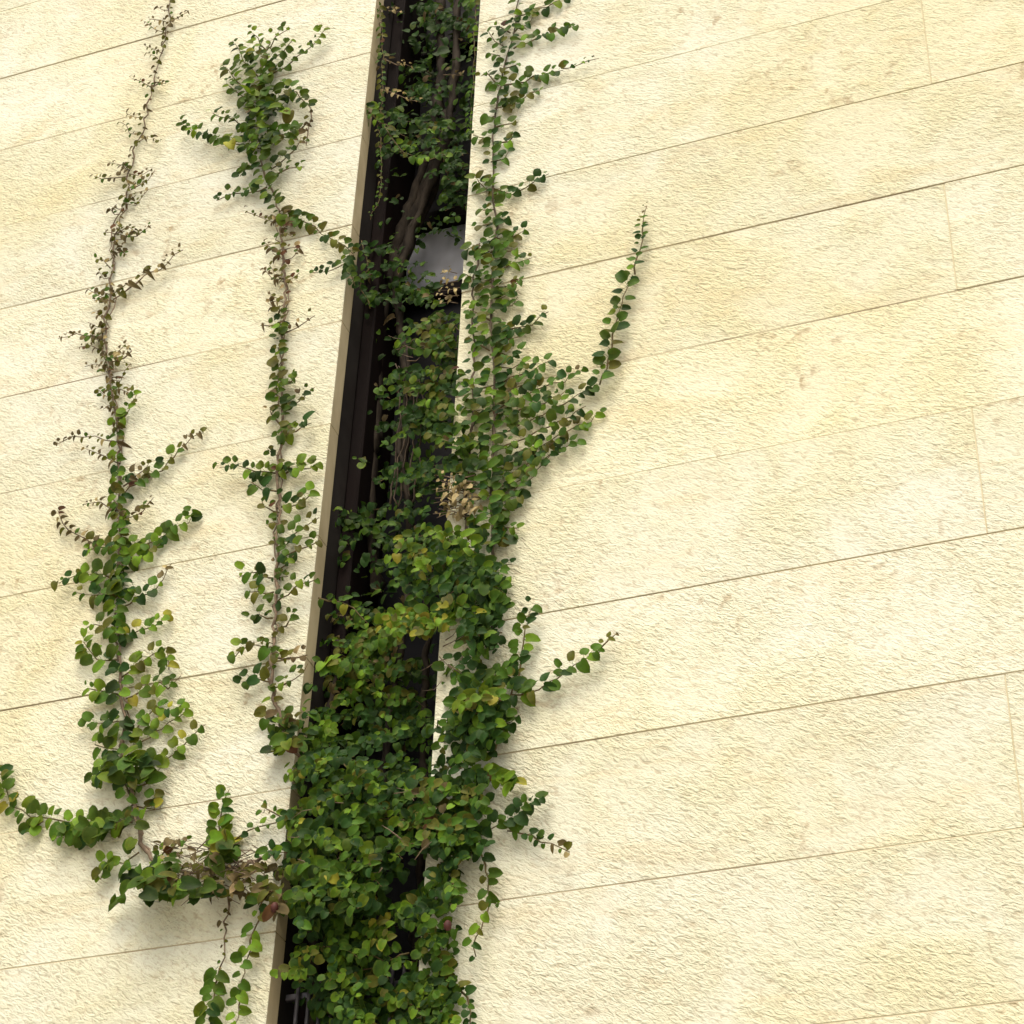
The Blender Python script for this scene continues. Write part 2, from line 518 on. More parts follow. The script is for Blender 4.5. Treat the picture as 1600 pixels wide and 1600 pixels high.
class Vine:
    def __init__(self, label, base_px, group='creeping fig vines on the stone wall'):
        self.root = bpy.data.objects.new('creeping_fig', None)
        self.root.location = W(*base_px)
        col.objects.link(self.root)
        tag(self.root, label, 'vine', group)
        self.scale = 0.93
        self.leaves = []        # (score, matrix, shape, material)

    def leaf(self, p, direction, normal, size, mix, bonus=0.0):
        mk = pick(mix)
        dry = mk in ('brown', 'tan') and R() < 0.75
        si = random.randrange(10, 15) if dry else random.randrange(10)
        size *= self.scale * random.choice((0.6, 0.8, 0.9, 1, 1, 1, 1, 1, 1.1, 1.2))
        x = direction.normalized()
        z = normal - x * normal.dot(x)
        if z.length < 1e-3: z = OUT - x * OUT.dot(x)
        z.normalize()
        y = z.cross(x)
        m = Matrix((x * size, y * size * U(0.78, 1.12), z * size * U(0.6, 1.7))).transposed().to_4x4()
        m.translation = p
        self.leaves.append((size + bonus, m, si, mk))

    def wire(self, name, pts, r0, r1, mat, n=5):
        rads = [r0 + (r1 - r0) * i / max(1, len(pts) - 1) for i in range(len(pts))]
        rads = [r * U(0.72, 1.28) for r in rads]
        v, f = tube(pts, rads, n)
        return link(name, mesh(name, v, f, [mat], True), self.root)

    def path(self, px, o0, o1, jit=2.0, step=14):
        """resample a pixel polyline and lay it on the wall, o0/o1 metres in front of it"""
        seg = []
        for a, b in zip(px[:-1], px[1:]):
            n = max(1, int(math.hypot(b[0] - a[0], b[1] - a[1]) / step))
            for k in range(n): seg.append((a[0] + (b[0] - a[0]) * k / n, a[1] + (b[1] - a[1]) * k / n))
        seg.append(px[-1])
        m = len(seg) - 1
        return [W(u + U(-jit, jit), v + U(-jit, jit), o0 + (o1 - o0) * (i / max(1, m)) + U(-.001, .001)) for i, (u, v) in enumerate(seg)]

    def leafline(self, pts, size, mix, gap=11, taper=0.55, droop=0.25, skip=0.0, lift=0.008, flat=0.35, tipmix=None):
        """alternate leaves down both sides of a shoot; size and gap in photo pixels"""
        px2m = 4.35 / F * 1.10
        d = [0.0]
        for a, b in zip(pts[:-1], pts[1:]): d.append(d[-1] + (b - a).length)
        tot = d[-1]
        s = U(0.2, 1.0) * gap * px2m
        side = random.choice((-1, 1))
        j = 0
        while s < tot:
            while j < len(d) - 2 and d[j + 1] < s: j += 1
            t = (s - d[j]) / max(1e-6, d[j + 1] - d[j])
            p = pts[j].lerp(pts[j + 1], t)
            ax = (pts[j + 1] - pts[j]).normalized()
            fr = s / tot
            sz = size * px2m * (1 + (taper - 1) * fr ** 1.6) * U(0.74, 1.10)
            s += 0.86 * gap * px2m * U(0.55, 1.45) * (1 + (taper - 1) * fr * 0.6)
            side = -side
            if R() < skip: continue
            sd_ = ax.cross(OUT).normalized() * side
            dr = ax * U(0.0, 0.95) + sd_ * U(0.6, 1.15) - UP * droop * U(0.4, 1.6) + OUT * U(-0.15, 0.35)
            nm = OUT + UP * U(-0.45, 0.35) + RT * U(-flat, flat) - sd_ * U(-0.1, 0.35)
            q = p + OUT * (lift * U(0.2, 1.6)) + dr.normalized() * sz * 0.22
            self.leaf(q, dr, nm, sz, tipmix if (tipmix and fr > 0.72) else mix)

    def branch(self, px, size=20, mix='green', gap=11, o=(0.006, 0.02), r=(0.0022, 0.0010), mat=None, leaves=True, **k):
        pts = self.path(px, o[0], o[1], 3.0, 12)
        self.wire('branch', pts, r[0], r[1], mat or (GREENSTEM if mix not in ('dry', 'tan') else TWIG), 4)
        if leaves: self.leafline(pts, size, mix, gap, **k)

    def cluster(self, cx, cy, rx, ry, n, size=20, mix='green', o=(0.01, 0.05), droop=0.7):
        px2m = 4.35 / F * 1.10
        for _ in range(n):
            a, rr = U(0, 2 * math.pi), math.sqrt(R())
            p = W(cx + rx * rr * math.cos(a), cy + ry * rr * math.sin(a), U(*o))
            dr = RT * U(-1, 1) - UP * droop * U(0, 1.6) + UP * 0.2 + OUT * U(-0.1, 0.5)
            nm = OUT + UP * U(-0.2, 0.7) + RT * U(-0.5, 0.5)
            self.leaf(p, dr, nm, size * px2m * U(0.7, 1.2), mix)

    def scatter(self, poly, n, size=21, mix='dark', o=(0.0, 0.06), droop=0.7, bonus=0.0, wild=0.6):
        px2m = 4.35 / F * 1.10
        us = [p[0] for p in poly]; vs2 = [p[1] for p in poly]
        k = 0
        n = int(n * DENS)
        while k < n:
            u, v = U(min(us), max(us)), U(min(vs2), max(vs2))
            ins = False
            for (x1, y1), (x2, y2) in zip(poly, poly[1:] + poly[:1]):
                if (y1 > v) != (y2 > v) and u < (x2 - x1) * (v - y1) / (y2 - y1) + x1: ins = not ins
            if not ins: continue
            k += 1
            t = R()
            p = W(u, v, o[0] + (o[1] - o[0]) * t)
            dr = RT * U(-1, 1) - UP * droop * U(0, 1.6) + OUT * U(-0.2, 0.6)
            nm = OUT + UP * U(-0.25, 0.8) + RT * U(-wild, wild)
            self.leaf(p, dr, nm, size * px2m * U(0.65, 1.12), mix, bonus + 0.01 * t)

    def shoots(self, poly, n, ln=(40, 90), size=19, mix='dark', o=(-0.05, 0.03), gap=9, bonus=0.0, wire=0.3, up=0.2):
        """short leafy shoots that start inside the polygon and lean out and droop"""
        us = [p[0] for p in poly]; vs2 = [p[1] for p in poly]
        k = 0
        n = int(n * DENS)
        while k < n:
            u, v = U(min(us), max(us)), U(min(vs2), max(vs2))
            ins = False
            for (x1, y1), (x2, y2) in zip(poly, poly[1:] + poly[:1]):
                if (y1 > v) != (y2 > v) and u < (x2 - x1) * (v - y1) / (y2 - y1) + x1: ins = not ins
            if not ins: continue
            k += 1
            l_, a = U(*ln), U(-0.5, math.pi + 0.5)
            du, dv = math.cos(a) * l_, -math.sin(a) * l_ * up * 2
            q = [(u - du * .5, v - dv * .5), (u, v + U(-4, 4)), (u + du * .35, v + dv * .3 + l_ * .05), (u + du * .5, v + dv * .4 + l_ * .18)]
            t = U(-0.015, 0.015)
            pts = self.path(q, o[0] + t, o[1] + t, 2.0, 10)
            if R() < wire: self.wire('twig', pts, 0.0016, 0.0008, GREENSTEM, 4)
            n0 = len(self.leaves)
            self.leafline(pts, size, mix, gap, 0.75, droop=0.45, lift=0.010, flat=0.6)
            self.leaves[n0:] = [(b[0] + bonus,) + b[1:] for b in self.leaves[n0:]]

    def twigs(self, px, every=30, ln=(16, 42), size=9, mix='dry', o=0.008, lr=(1, 1)):
        """short dry side shoots with shrivelled leaves"""
        acc = 0
        for a, b in zip(px[:-1], px[1:]):
            L_ = math.hypot(b[0] - a[0], b[1] - a[1])
            acc += L_
            while acc > every:
                acc -= every * U(0.6, 1.4)
                s = random.choice((-1, 1))
                t = R()
                u, v = a[0] + (b[0] - a[0]) * t, a[1] + (b[1] - a[1]) * t
                l_ = U(*ln)
                q = [(u, v), (u + s * l_ * 0.5, v - l_ * U(-0.1, 0.35)), (u + s * l_, v - l_ * U(-0.05, 0.75))]
                self.branch(q, size, mix, gap=7, o=(o, o + U(0.004, 0.02)), r=(0.0014, 0.0007), taper=0.8, lift=0.003, skip=0.1)

    def tangle(self, cx, cy, rx, ry, n, mat=None, ln=(20, 60), o=(0.005, 0.05), r=0.0012):
        for _ in range(n):
            u, v = cx + U(-rx, rx), cy + U(-ry, ry)
            a, l_ = U(-0.9, 0.9) + (math.pi if R() < .5 else 0), U(*ln)
            q = [(u, v), (u + l_ * .5 * math.cos(a) + U(-5, 5), v + l_ * .5 * math.sin(a) + U(-6, 6)), (u + l_ * math.cos(a), v + l_ * math.sin(a))]
            self.wire('twig', self.path(q, U(*o), U(*o), 1.5, 12), r * U(.7, 1.3), r * .5, mat or TWIG, 4)

    def finish(self, limit=300):
        self.leaves.sort(key=lambda t: -t[0])
        inv = Matrix.Translation(-self.root.location)
        for sc_, m, si, mk in self.leaves[:limit]:
            o = bpy.data.objects.new('leaf', get_leaf_mesh(si, mk))
            o.parent = self.root
            o.matrix_basis = inv @ m
            col.objects.link(o)
        rest = self.leaves[limit:]
        if rest:
            vv, ff, rr, mi = [], [], [], []
            for sc_, m, si, mk in rest:
                v, f, r = SHAPES[si]
                o = len(vv)
                vv += [m @ Vector(q) for q in v]
                ff += [tuple(k + o for k in q) for q in f]
                rr += r
                mi += [LK.index(mk)] * len(f)
            me = mesh('small_leaves', vv, ff, [LEAFM[k] for k in LK], True, mi)
            me.attributes.new('rim', 'FLOAT', 'POINT').data.foreach_set('value', rr)
            o = link('small_leaves', me, self.root)
            tag(o, kind='stuff')


# ------------------------------------------------------------------ vine at the far left
v1 = Vine('long thin vine at far left, bare brown above, leafy green below', (430, 1345))
main = [(270, -20), (262, 45), (252, 80), (240, 120), (232, 160), (222, 205), (207, 245), (200, 280), (197, 315), (187, 345), (180, 380), (178, 400), (172, 440), (172, 470), (165, 500), (163, 530), (165, 560), (172, 590), (178, 620), (182, 650), (185, 680), (186, 710), (186, 745), (184, 780), (187, 805), (190, 840), (186, 880), (188, 920), (184, 960), (186, 1000), (190, 1040), (190, 1080), (195, 1120), (190, 1160), (195, 1200), (205, 1240), (212, 1280), (218, 1320), (245, 1352), (300, 1362), (360, 1356), (400, 1346), (440, 1325)]
v1.wire('stem', v1.path(main[::-1], 0.012, 0.006, 3.5, 9), 0.0040, 0.0015, TWIG, 6)
v1.wire('stem', v1.path([(u + 6 * math.sin(v * .03), v) for u, v in main[8:-4]][::-1], 0.009, 0.006, 5.0, 9), 0.0026, 0.0013, TWIG, 5)
up = main[:20]
v1.twigs(up, 22, (14, 38), 9, 'dry')
v1.twigs(main[6:20], 28, (14, 30), 10, 'dry')
v1.leafline(v1.path(main[:21], 0.008, 0.008), 10, 'dry', 13, 1.0, skip=0.25, lift=0.004)
v1.leafline(v1.path(main[7:21], 0.008, 0.008), 11, 'dry', 16, 1.0, skip=0.25, lift=0.006)
for q in ([(200, 275), (175, 278), (148, 277)], [(206, 298), (230, 282), (242, 267)], [(190, 368), (215, 370), (236, 354)], [(172, 470), (155, 460), (138, 452)], [(165, 525), (130, 522), (105, 525), (88, 531)], [(163, 548), (140, 540), (122, 542)], [(180, 690), (150, 683), (115, 680), (88, 698)], [(185, 722), (150, 708), (136, 700)], [(186, 800), (155, 785), (128, 790)], [(186, 815), (225, 800), (242, 780)]):
    v1.branch(q, 12, 'dry', 8, (0.008, 0.028), (0.0018, 0.0009), lift=0.004)
v1.branch([(175, 470), (200, 452), (225, 433), (250, 421), (285, 391)], 16, 'dry', 10, (0.008, 0.02), tipmix='dry')
v1.branch([(172, 565), (195, 560), (208, 545)], 14, 'dry', 8, (0.008, 0.02), tipmix='tan')
v1.branch([(182, 660), (195, 655), (200, 640), (212, 615)], 20, 'bright', 9)
v1.leafline(v1.path(main[19:26], 0.008, 0.01), 15, 'olive', 10, 1.0)
v1.leafline(v1.path(main[23:30], 0.008, 0.01), 17, 'green', 10, 1.0)
v1.leafline(v1.path(main[25:38], 0.01, 0.014), 20, 'green', 15, 1.0, lift=0.012)
B1 = [([(186, 782), (205, 762), (230, 746), (255, 735), (270, 715), (290, 695), (316, 674)], 19, 'olive', 9, 'dry'),
      ([(190, 760), (215, 745), (235, 725)], 15, 'dry', 8, None),
      ([(186, 858), (160, 850), (140, 846), (105, 830), (92, 800)], 15, 'dry', 9, 'dry'),
      ([(190, 862), (225, 850), (255, 836), (275, 826), (295, 815), (306, 798)], 23, 'green', 8, None),
      ([(192, 870), (220, 872), (250, 852)], 21, 'green', 8, None),
      ([(186, 858), (160, 852), (135, 862)], 18, 'green', 8, None),
      ([(186, 908), (150, 896), (120, 900), (92, 914)], 22, 'green', 8, None),
      ([(186, 922), (160, 932), (118, 926)], 21, 'dark', 8, None),
      ([(190, 948), (215, 935), (240, 920), (258, 905), (270, 880)], 17, 'green', 10, 'dry'),
      ([(188, 998), (215, 987), (245, 977), (266, 962)], 18, 'bright', 9, None),
      ([(185, 988), (150, 974), (128, 986)], 21, 'bright', 9, None),
      ([(182, 1032), (150, 1030), (132, 1002)], 22, 'bright', 8, None),
      ([(190, 1062), (215, 1040), (240, 1020), (258, 1014), (264, 1045)], 21, 'bright', 9, None),
      ([(190, 1085), (170, 1080), (138, 1076)], 22, 'green', 8, None),
      ([(195, 1092), (225, 1080), (248, 1066), (262, 1078), (284, 1058)], 21, 'bright', 10, None),
      ([(195, 1128), (150, 1128), (138, 1134)], 21, 'green', 8, None),
      ([(200, 1152), (222, 1125), (245, 1104), (268, 1112), (288, 1100)], 21, 'bright', 9, None),
      ([(200, 1175), (235, 1150), (265, 1130), (292, 1108)], 21, 'bright', 10, None),
      ([(205, 1205), (240, 1197), (270, 1180), (298, 1152), (322, 1134)], 22, 'bright', 10, None),
      ([(195, 1172), (150, 1166)], 22, 'green', 8, None), ([(190, 1192), (158, 1202), (148, 1224)], 22, 'green', 9, None),
      ([(205, 1230), (235, 1222), (250, 1200)], 22, 'green', 9, None),
      ([(210, 1262), (240, 1262), (246, 1235)], 21, 'bright', 9, None),
      ([(206, 1282), (180, 1290), (150, 1287), (110, 1285), (80, 1280), (50, 1275), (25, 1262), (8, 1238), (-4, 1200)], 23, 'green', 7, 'bright'),
      ([(180, 1292), (150, 1300), (120, 1296), (88, 1312)], 22, 'green', 9, None), ([(70, 1282), (50, 1292), (42, 1302)], 19, 'bright', 8, None),
      ([(215, 1330), (190, 1350), (165, 1346), (154, 1372)], 22, 'bright', 8, None),
      ([(350, 1350), (346, 1320), (343, 1290), (350, 1262), (358, 1230)], 24, 'bright', 8, None),
      ([(365, 1312), (400, 1292), (430, 1285), (446, 1264)], 13, 'green', 14, None),
      ([(240, 1340), (275, 1322), (300, 1312)], 15, 'olive', 11, None)]
for q, s, mx, gp, tm in B1:
    v1.branch(q, s * 1.06, mx, gp + 1, (0.006, U(0.010, 0.020)), tipmix=tm, taper=0.66, lift=0.007)
v1.cluster(198, 1195, 42, 30, 42, 22, 'green', (0.01, 0.05))
v1.cluster(190, 915, 30, 14, 12, 20, 'dark', (0.01, 0.04))
v1.cluster(150, 1290, 60, 14, 16, 22, 'green', (0.01, 0.05))
v1.cluster(238, 1372, 48, 32, 52, 24, 'green', (0.02, 0.085))
v1.cluster(300, 1395, 50, 14, 16, 22, 'dark', (0.02, 0.07))
v1.cluster(345, 1325, 24, 24, 24, 23, 'bright', (0.02, 0.07))
v1.cluster(182, 1408, 12, 8, 4, 18, 'green', (0.02, 0.05))
v1.tangle(335, 1352, 70, 36, 60, TWIG, (20, 60), (0.01, 0.07))
v1.cluster(330, 1362, 72, 32, 70, 15, 'dry', (0.01, 0.07))
v1.cluster(265, 1325, 38, 16, 18, 13, 'dry', (0.01, 0.05))
v1.cluster(385, 1392, 26, 16, 14, 17, 'dry', (0.01, 0.05))
q = [(358, 1400), (352, 1440), (352, 1480), (345, 1510), (335, 1560), (325, 1615)]
v1.branch(q[:4], 8, 'dry', 14, (0.01, 0.012), (0.0020, 0.0014))
v1.branch(q[3:], 22, 'green', 7, (0.012, 0.02), taper=1.0)
v1.finish()

# ------------------------------------------------------------------ vine between it and the slot
v2 = Vine('slender vine just left of the slot, bushy at its top, thin in its middle', (448, 1160))
main = [(470, 1185), (445, 1150), (432, 1110), (425, 1060), (425, 1010), (430, 960), (432, 900), (435, 840), (437, 780), (435, 730), (438, 690), (440, 650), (437, 610), (440, 570), (440, 530), (443, 490), (445, 450), (443, 410), (440, 370), (437, 330), (420, 290), (408, 250), (405, 210), (402, 170), (405, 130), (410, 95), (422, 68)]
v2.wire('stem', v2.path(main, 0.012, 0.010, 3.5, 9), 0.0040, 0.0018, TWIG, 6)
v2.wire('stem', v2.path([(u + 5 * math.sin(v * .027 + 1), v) for u, v in main[2:20]], 0.009, 0.008, 5.0, 9), 0.0024, 0.0013, TWIG, 5)
v2.twigs(main[15:20], 11, (14, 34), 11, 'dry')
v2.twigs(main[3:12], 40, (12, 24), 11, 'olive')
v2.leafline(v2.path(main[14:20], 0.008, 0.008), 11, 'dry', 13, 1.0)
v2.leafline(v2.path(main[11:16], 0.008, 0.012), 18, 'olive', 9, 0.9, lift=0.012)
v2.leafline(v2.path(main[10:16], 0.008, 0.012), 15, 'green', 13, 0.9, lift=0.012)
v2.leafline(v2.path(main[2:11], 0.008, 0.010), 13, 'olive', 17, 1.0, skip=0.2)
v2.leafline(v2.path(main[19:25], 0.010, 0.016), 20, 'green', 7, 1.0, lift=0.014)
B2 = [([(405, 232), (370, 226), (340, 216), (310, 207), (288, 196)], 21, 'green', 7, None),
      ([(402, 200), (365, 188), (330, 176)], 20, 'green', 8, None),
      ([(402, 155), (370, 130), (350, 100)], 21, 'green', 8, None), ([(404, 165), (375, 150), (352, 128)], 18, 'green', 9, None),
      ([(405, 125), (380, 95), (370, 70)], 20, 'green', 8, None), ([(410, 102), (440, 82), (458, 60)], 17, 'bright', 8, None),
      ([(418, 78), (402, 58), (393, 50)], 15, 'bright', 8, None), ([(420, 75), (432, 60), (452, 47)], 14, 'bright', 8, None),
      ([(412, 122), (445, 108), (465, 90), (490, 70), (510, 48)], 20, 'green', 7, None),
      ([(412, 165), (440, 152), (462, 142), (488, 172)], 21, 'green', 8, None),
      ([(408, 212), (435, 210), (472, 206)], 20, 'green', 8, None),
      ([(422, 265), (445, 250), (460, 235), (470, 212)], 18, 'dark', 8, 'dry'), ([(430, 275), (455, 262), (475, 262)], 13, 'olive', 9, None),
      ([(418, 292), (395, 300), (362, 303), (340, 312)], 19, 'dark', 8, None), ([(408, 262), (386, 258), (376, 278)], 20, 'dark', 7, None),
      ([(485, 172), (484, 200), (478, 225)], 12, 'dry', 12, None),
      ([(438, 335), (465, 342), (490, 355), (512, 372), (540, 382), (552, 396)], 21, 'olive', 8, None),
      ([(553, 396), (535, 412), (512, 424), (490, 424)], 18, 'dark', 9, None), ([(548, 402), (546, 425), (552, 445)], 19, 'dark', 7, None),
      ([(436, 345), (405, 338), (385, 333)], 9, 'dry', 9, None),
      ([(440, 522), (462, 512), (490, 495)], 10, 'dry', 12, None), ([(440, 512), (410, 507)], 14, 'dry', 9, None),
      ([(440, 645), (465, 626), (492, 604)], 15, 'olive', 8, None), ([(440, 600), (455, 595), (462, 586)], 17, 'bright', 7, None),
      ([(440, 683), (465, 672), (486, 658)], 22, 'green', 7, None), ([(438, 665), (425, 645), (424, 640)], 16, 'dry', 8, None),
      ([(434, 742), (400, 736), (370, 726), (343, 730)], 20, 'green', 8, None), ([(436, 770), (410, 766), (392, 752)], 22, 'dark', 8, None),
      ([(437, 742), (470, 736), (500, 724)], 21, 'bright', 8, None), ([(437, 792), (462, 786), (492, 768)], 22, 'green', 7, None),
      ([(437, 802), (415, 790), (408, 782)], 19, 'olive', 8, None),
      ([(435, 852), (460, 832), (480, 822), (497, 808)], 19, 'olive', 8, None), ([(433, 872), (455, 866), (480, 856), (497, 848)], 20, 'green', 8, None),
      ([(432, 892), (450, 882), (460, 870)], 18, 'green', 9, None), ([(429, 906), (400, 896), (374, 900)], 21, 'green', 8, None),
      ([(429, 928), (400, 924), (386, 928)], 21, 'olive', 8, None), ([(429, 942), (450, 930), (466, 914), (492, 904)], 18, 'green', 9, None),
      ([(429, 968), (405, 962), (392, 968)], 22, 'dark', 8, None), ([(428, 985), (450, 978), (462, 955)], 16, 'olive', 9, None),
      ([(425, 1012), (400, 1006), (378, 1014), (364, 1030)], 20, 'olive', 8, 'bright'), ([(425, 1026), (455, 1030), (478, 1022)], 15, 'dry', 9, None),
      ([(425, 1066), (400, 1060), (378, 1070)], 23, 'dark', 7, None), ([(425, 1078), (450, 1070), (482, 1038)], 16, 'olive', 9, None),
      ([(430, 1112), (415, 1118), (420, 1128)], 21, 'olive', 8, None), ([(438, 1130), (455, 1125), (470, 1130)], 19, 'olive', 8, None)]
for q, s, mx, gp, tm in B2:
    v2.branch(q, s * 0.95, mx, gp + 1, (0.006, U(0.012, 0.030)), tipmix=tm, taper=0.7, lift=0.011)
v2.cluster(408, 130, 42, 48, 44, 21, 'green', (0.012, 0.05))
v2.cluster(428, 190, 34, 34, 30, 21, 'green', (0.012, 0.05))
v2.cluster(370, 218, 44, 14, 14, 20, 'bright', (0.015, 0.06))
v2.cluster(405, 75, 34, 14, 14, 18, 'bright', (0.015, 0.06))
v2.cluster(425, 215, 14, 22, 10, 21, 'dark', (0.015, 0.06))
v2.cluster(393, 160, 12, 20, 7, 14, 'dry', (0.02, 0.06))
v2.cluster(440, 1150, 28, 28, 30, 20, 'olive', (0.01, 0.05))
v2.finish()

# ------------------------------------------------------------------ vine right of the slot
v3 = Vine('broad leafy vine right of the slot, with a long J shaped shoot curving up', (765, 1000))
v3.scale = 0.82
main = [(768, 1000), (775, 930), (772, 880), (770, 840), (768, 800), (770, 740), (772, 680), (775, 620), (770, 560), (768, 500), (770, 440), (775, 390), (775, 340), (770, 280), (770, 230), (775, 180), (783, 130), (795, 80), (805, 40), (812, -20)]
v3.wire('stem', v3.path(main, 0.010, 0.006, 2.5), 0.0042, 0.0018, BARK, 6)
st2 = [(730, 830), (728, 770), (735, 700), (738, 640), (740, 590), (742, 540), (738, 490), (742, 430), (752, 380)]
v3.wire('stem', v3.path(st2, 0.010, 0.008, 3), 0.0036, 0.0018, BARK, 5)
v3.leafline(v3.path(main[3:12], 0.010, 0.010), 21, 'right', 9, 1.0, lift=0.012)
v3.leafline(v3.path(main[3:9], 0.012, 0.014), 20, 'dark', 17, 1.0, lift=0.014)
v3.leafline(v3.path(main[11:], 0.008, 0.008), 18, 'right', 12, 0.9, lift=0.010)
v3.leafline(v3.path(st2, 0.010, 0.010), 19, 'right', 15, 0.9, lift=0.010)
B3 = [([(800, 78), (825, 66), (850, 56), (872, 46), (897, 40)], 20, 'right', 10, None), ([(806, 25), (840, 15), (870, 4), (888, -4)], 20, 'right', 10, None),
      ([(798, 50), (780, 40), (768, 44)], 17, 'right', 9, None), ([(790, 72), (775, 62), (762, 48)], 17, 'right', 10, None), ([(800, 50), (825, 35), (835, 20)], 19, 'right', 9, None),
      ([(786, 136), (820, 126), (850, 116), (878, 108)], 20, 'right', 9, None), ([(784, 152), (815, 152), (846, 140)], 19, 'right', 10, None),
      ([(782, 108), (800, 104), (812, 98)], 18, 'right', 9, None), ([(780, 132), (762, 118), (752, 120)], 19, 'right', 9, None), ([(782, 90), (765, 84)], 18, 'right', 9, None),
      ([(776, 172), (800, 162), (812, 164)], 19, 'right', 9, None), ([(772, 200), (796, 196), (808, 188)], 20, 'right', 8, None), ([(770, 222), (792, 222), (802, 212)], 20, 'right', 9, None),
      ([(768, 252), (786, 248), (798, 238)], 19, 'right', 9, None), ([(770, 216), (752, 212), (740, 212)], 18, 'right', 9, None), ([(772, 180), (758, 186)], 18, 'right', 9, None),
      ([(768, 292), (800, 302), (820, 292), (840, 284), (858, 270)], 20, 'right', 9, None), ([(770, 300), (748, 284), (742, 275)], 22, 'right', 8, None),
      ([(772, 330), (752, 326)], 20, 'right', 8, None), ([(770, 348), (748, 352)], 19, 'right', 9, None), ([(774, 340), (790, 345), (798, 338)], 19, 'right', 9, None),
      ([(775, 372), (800, 372), (822, 362)], 21, 'right', 8, None), ([(774, 398), (745, 382), (724, 390)], 23, 'dark', 8, None), ([(772, 422), (800, 412), (832, 404)], 20, 'right', 9, None),
      ([(770, 442), (742, 440), (726, 430)], 22, 'dark', 8, None), ([(770, 452), (800, 446), (816, 440)], 21, 'right', 9, None), ([(768, 482), (798, 480), (812, 464)], 20, 'right', 9, None),
      ([(765, 502), (735, 484), (728, 486)], 20, 'right', 9, None), ([(768, 522), (800, 512), (830, 506), (856, 490)], 20, 'right', 9, None), ([(766, 546), (742, 532), (730, 528)], 20, 'right', 9, None),
      ([(768, 552), (800, 556), (818, 550)], 21, 'right', 8, None), ([(772, 602), (740, 612), (728, 600)], 20, 'right', 9, None), ([(772, 602), (800, 592), (832, 580), (858, 564)], 21, 'right', 9, None),
      ([(772, 642), (810, 622), (850, 606), (880, 596), (912, 576)], 21, 'right', 8, 'olive'),
      ([(775, 684), (815, 662), (850, 650), (880, 632), (915, 612), (936, 600)], 22, 'right', 8, None),
      ([(775, 722), (820, 702), (860, 690), (890, 672), (920, 660), (943, 644)], 22, 'right', 8, 'bright'), ([(775, 752), (815, 732), (850, 716), (880, 698), (898, 688)], 22, 'right', 8, None),
      ([(772, 782), (800, 770), (832, 745)], 22, 'right', 8, None), ([(770, 642), (740, 640), (722, 632)], 22, 'dark', 8, None), ([(770, 684), (738, 690), (714, 702)], 22, 'right', 8, None),
      ([(770, 722), (738, 730), (714, 742)], 22, 'right', 8, None), ([(770, 762), (745, 755), (728, 762)], 21, 'dark', 8, None), ([(770, 802), (798, 796), (812, 770)], 22, 'right', 8, None),
      ([(770, 824), (796, 822), (810, 824)], 21, 'bright', 8, None), ([(772, 882), (785, 884), (797, 882)], 19, 'dark', 8, None), ([(772, 922), (790, 918), (802, 915)], 19, 'dark', 8, None), ([(772, 958), (786, 952)], 18, 'dark', 8, None)]
for q, s, mx, gp, tm in B3:
    v3.branch(q, s * 1.06, mx, gp + 0.8, (0.006, U(0.008, 0.015)), tipmix=tm, taper=0.72, droop=0.2, lift=0.005)
for q in ([(775, 662), (812, 642), (850, 630), (885, 612)], [(778, 702), (820, 682), (858, 668), (890, 652), (915, 636)], [(775, 738), (815, 718), (852, 702), (886, 684)],
          [(775, 766), (808, 750), (838, 732), (862, 708)], [(772, 622), (805, 606), (838, 596)], [(772, 576), (800, 574), (826, 566)], [(775, 792), (800, 782), (818, 778)],
          [(770, 466), (794, 462), (812, 452)], [(770, 392), (796, 390), (812, 386)], [(770, 536), (795, 532), (812, 526)]):
    v3.branch(q, 20, 'right', 10, (0.008, 0.018), taper=0.8, droop=0.2, lift=0.007)
v3.branch([(905, 100), (920, 96), (938, 89)], 8, 'olive', 10, (0.01, 0.012), (0.0012, 0.0008))
v3.branch([(878, 108), (905, 100)], 14, 'olive', 11, (0.012, 0.012), (0.0012, 0.001))
v3.branch([(936, 602), (946, 575), (955, 540), (965, 500), (976, 462), (990, 430)], 22, 'right', 9, (0.016, 0.02), taper=1.05, droop=0.1)
v3.branch([(990, 430), (999, 392), (1005, 360), (1010, 322)], 17, 'right', 10, (0.02, 0.016), taper=0.3, droop=0.0, tipmix='dry')
v3.cluster(770, 480, 30, 100, 12, 19, 'right', (0.01, 0.025))
v3.cluster(775, 835, 28, 22, 14, 21, 'dark', (0.01, 0.03))
v3.cluster(738, 815, 16, 14, 5, 18, 'right', (0.01, 0.03))
v3.cluster(765, 705, 45, 95, 8, 22, 'right', (0.01, 0.035))
v3.cluster(727, 700, 20, 60, 18, 21, 'dark', (0.005, 0.03))
v3.finish()

# ------------------------------------------------------------------ growth inside the upper slot
v4 = Vine('shaded vine filling the upper part of the dark slot around grey woody stems', (640, 900))
v4.scale = 0.86
for q, r0, r1, oo in (([(655, 930), (640, 800), (632, 700), (640, 600), (625, 500), (618, 440), (640, 370), (668, 300), (700, 225), (712, 100), (715, -30)], 0.012, 0.010, (-0.19, -0.13)),
                      ([(590, 930), (575, 780), (588, 640), (590, 520), (606, 440), (625, 370), (648, 300), (672, 230), (690, 130), (688, -30)], 0.016, 0.012, (-0.20, -0.15)),
                      ([(606, 450), (630, 395), (655, 330), (690, 235), (700, 180)], 0.024, 0.016, (-0.19, -0.16)),
                      ([(640, 790), (622, 690), (640, 590), (636, 540)], 0.006, 0.005, (-0.10, -0.08))):
    v4.wire('stem', v4.path(q, oo[0], oo[1], 3), r0, r1, DBARK, 7)
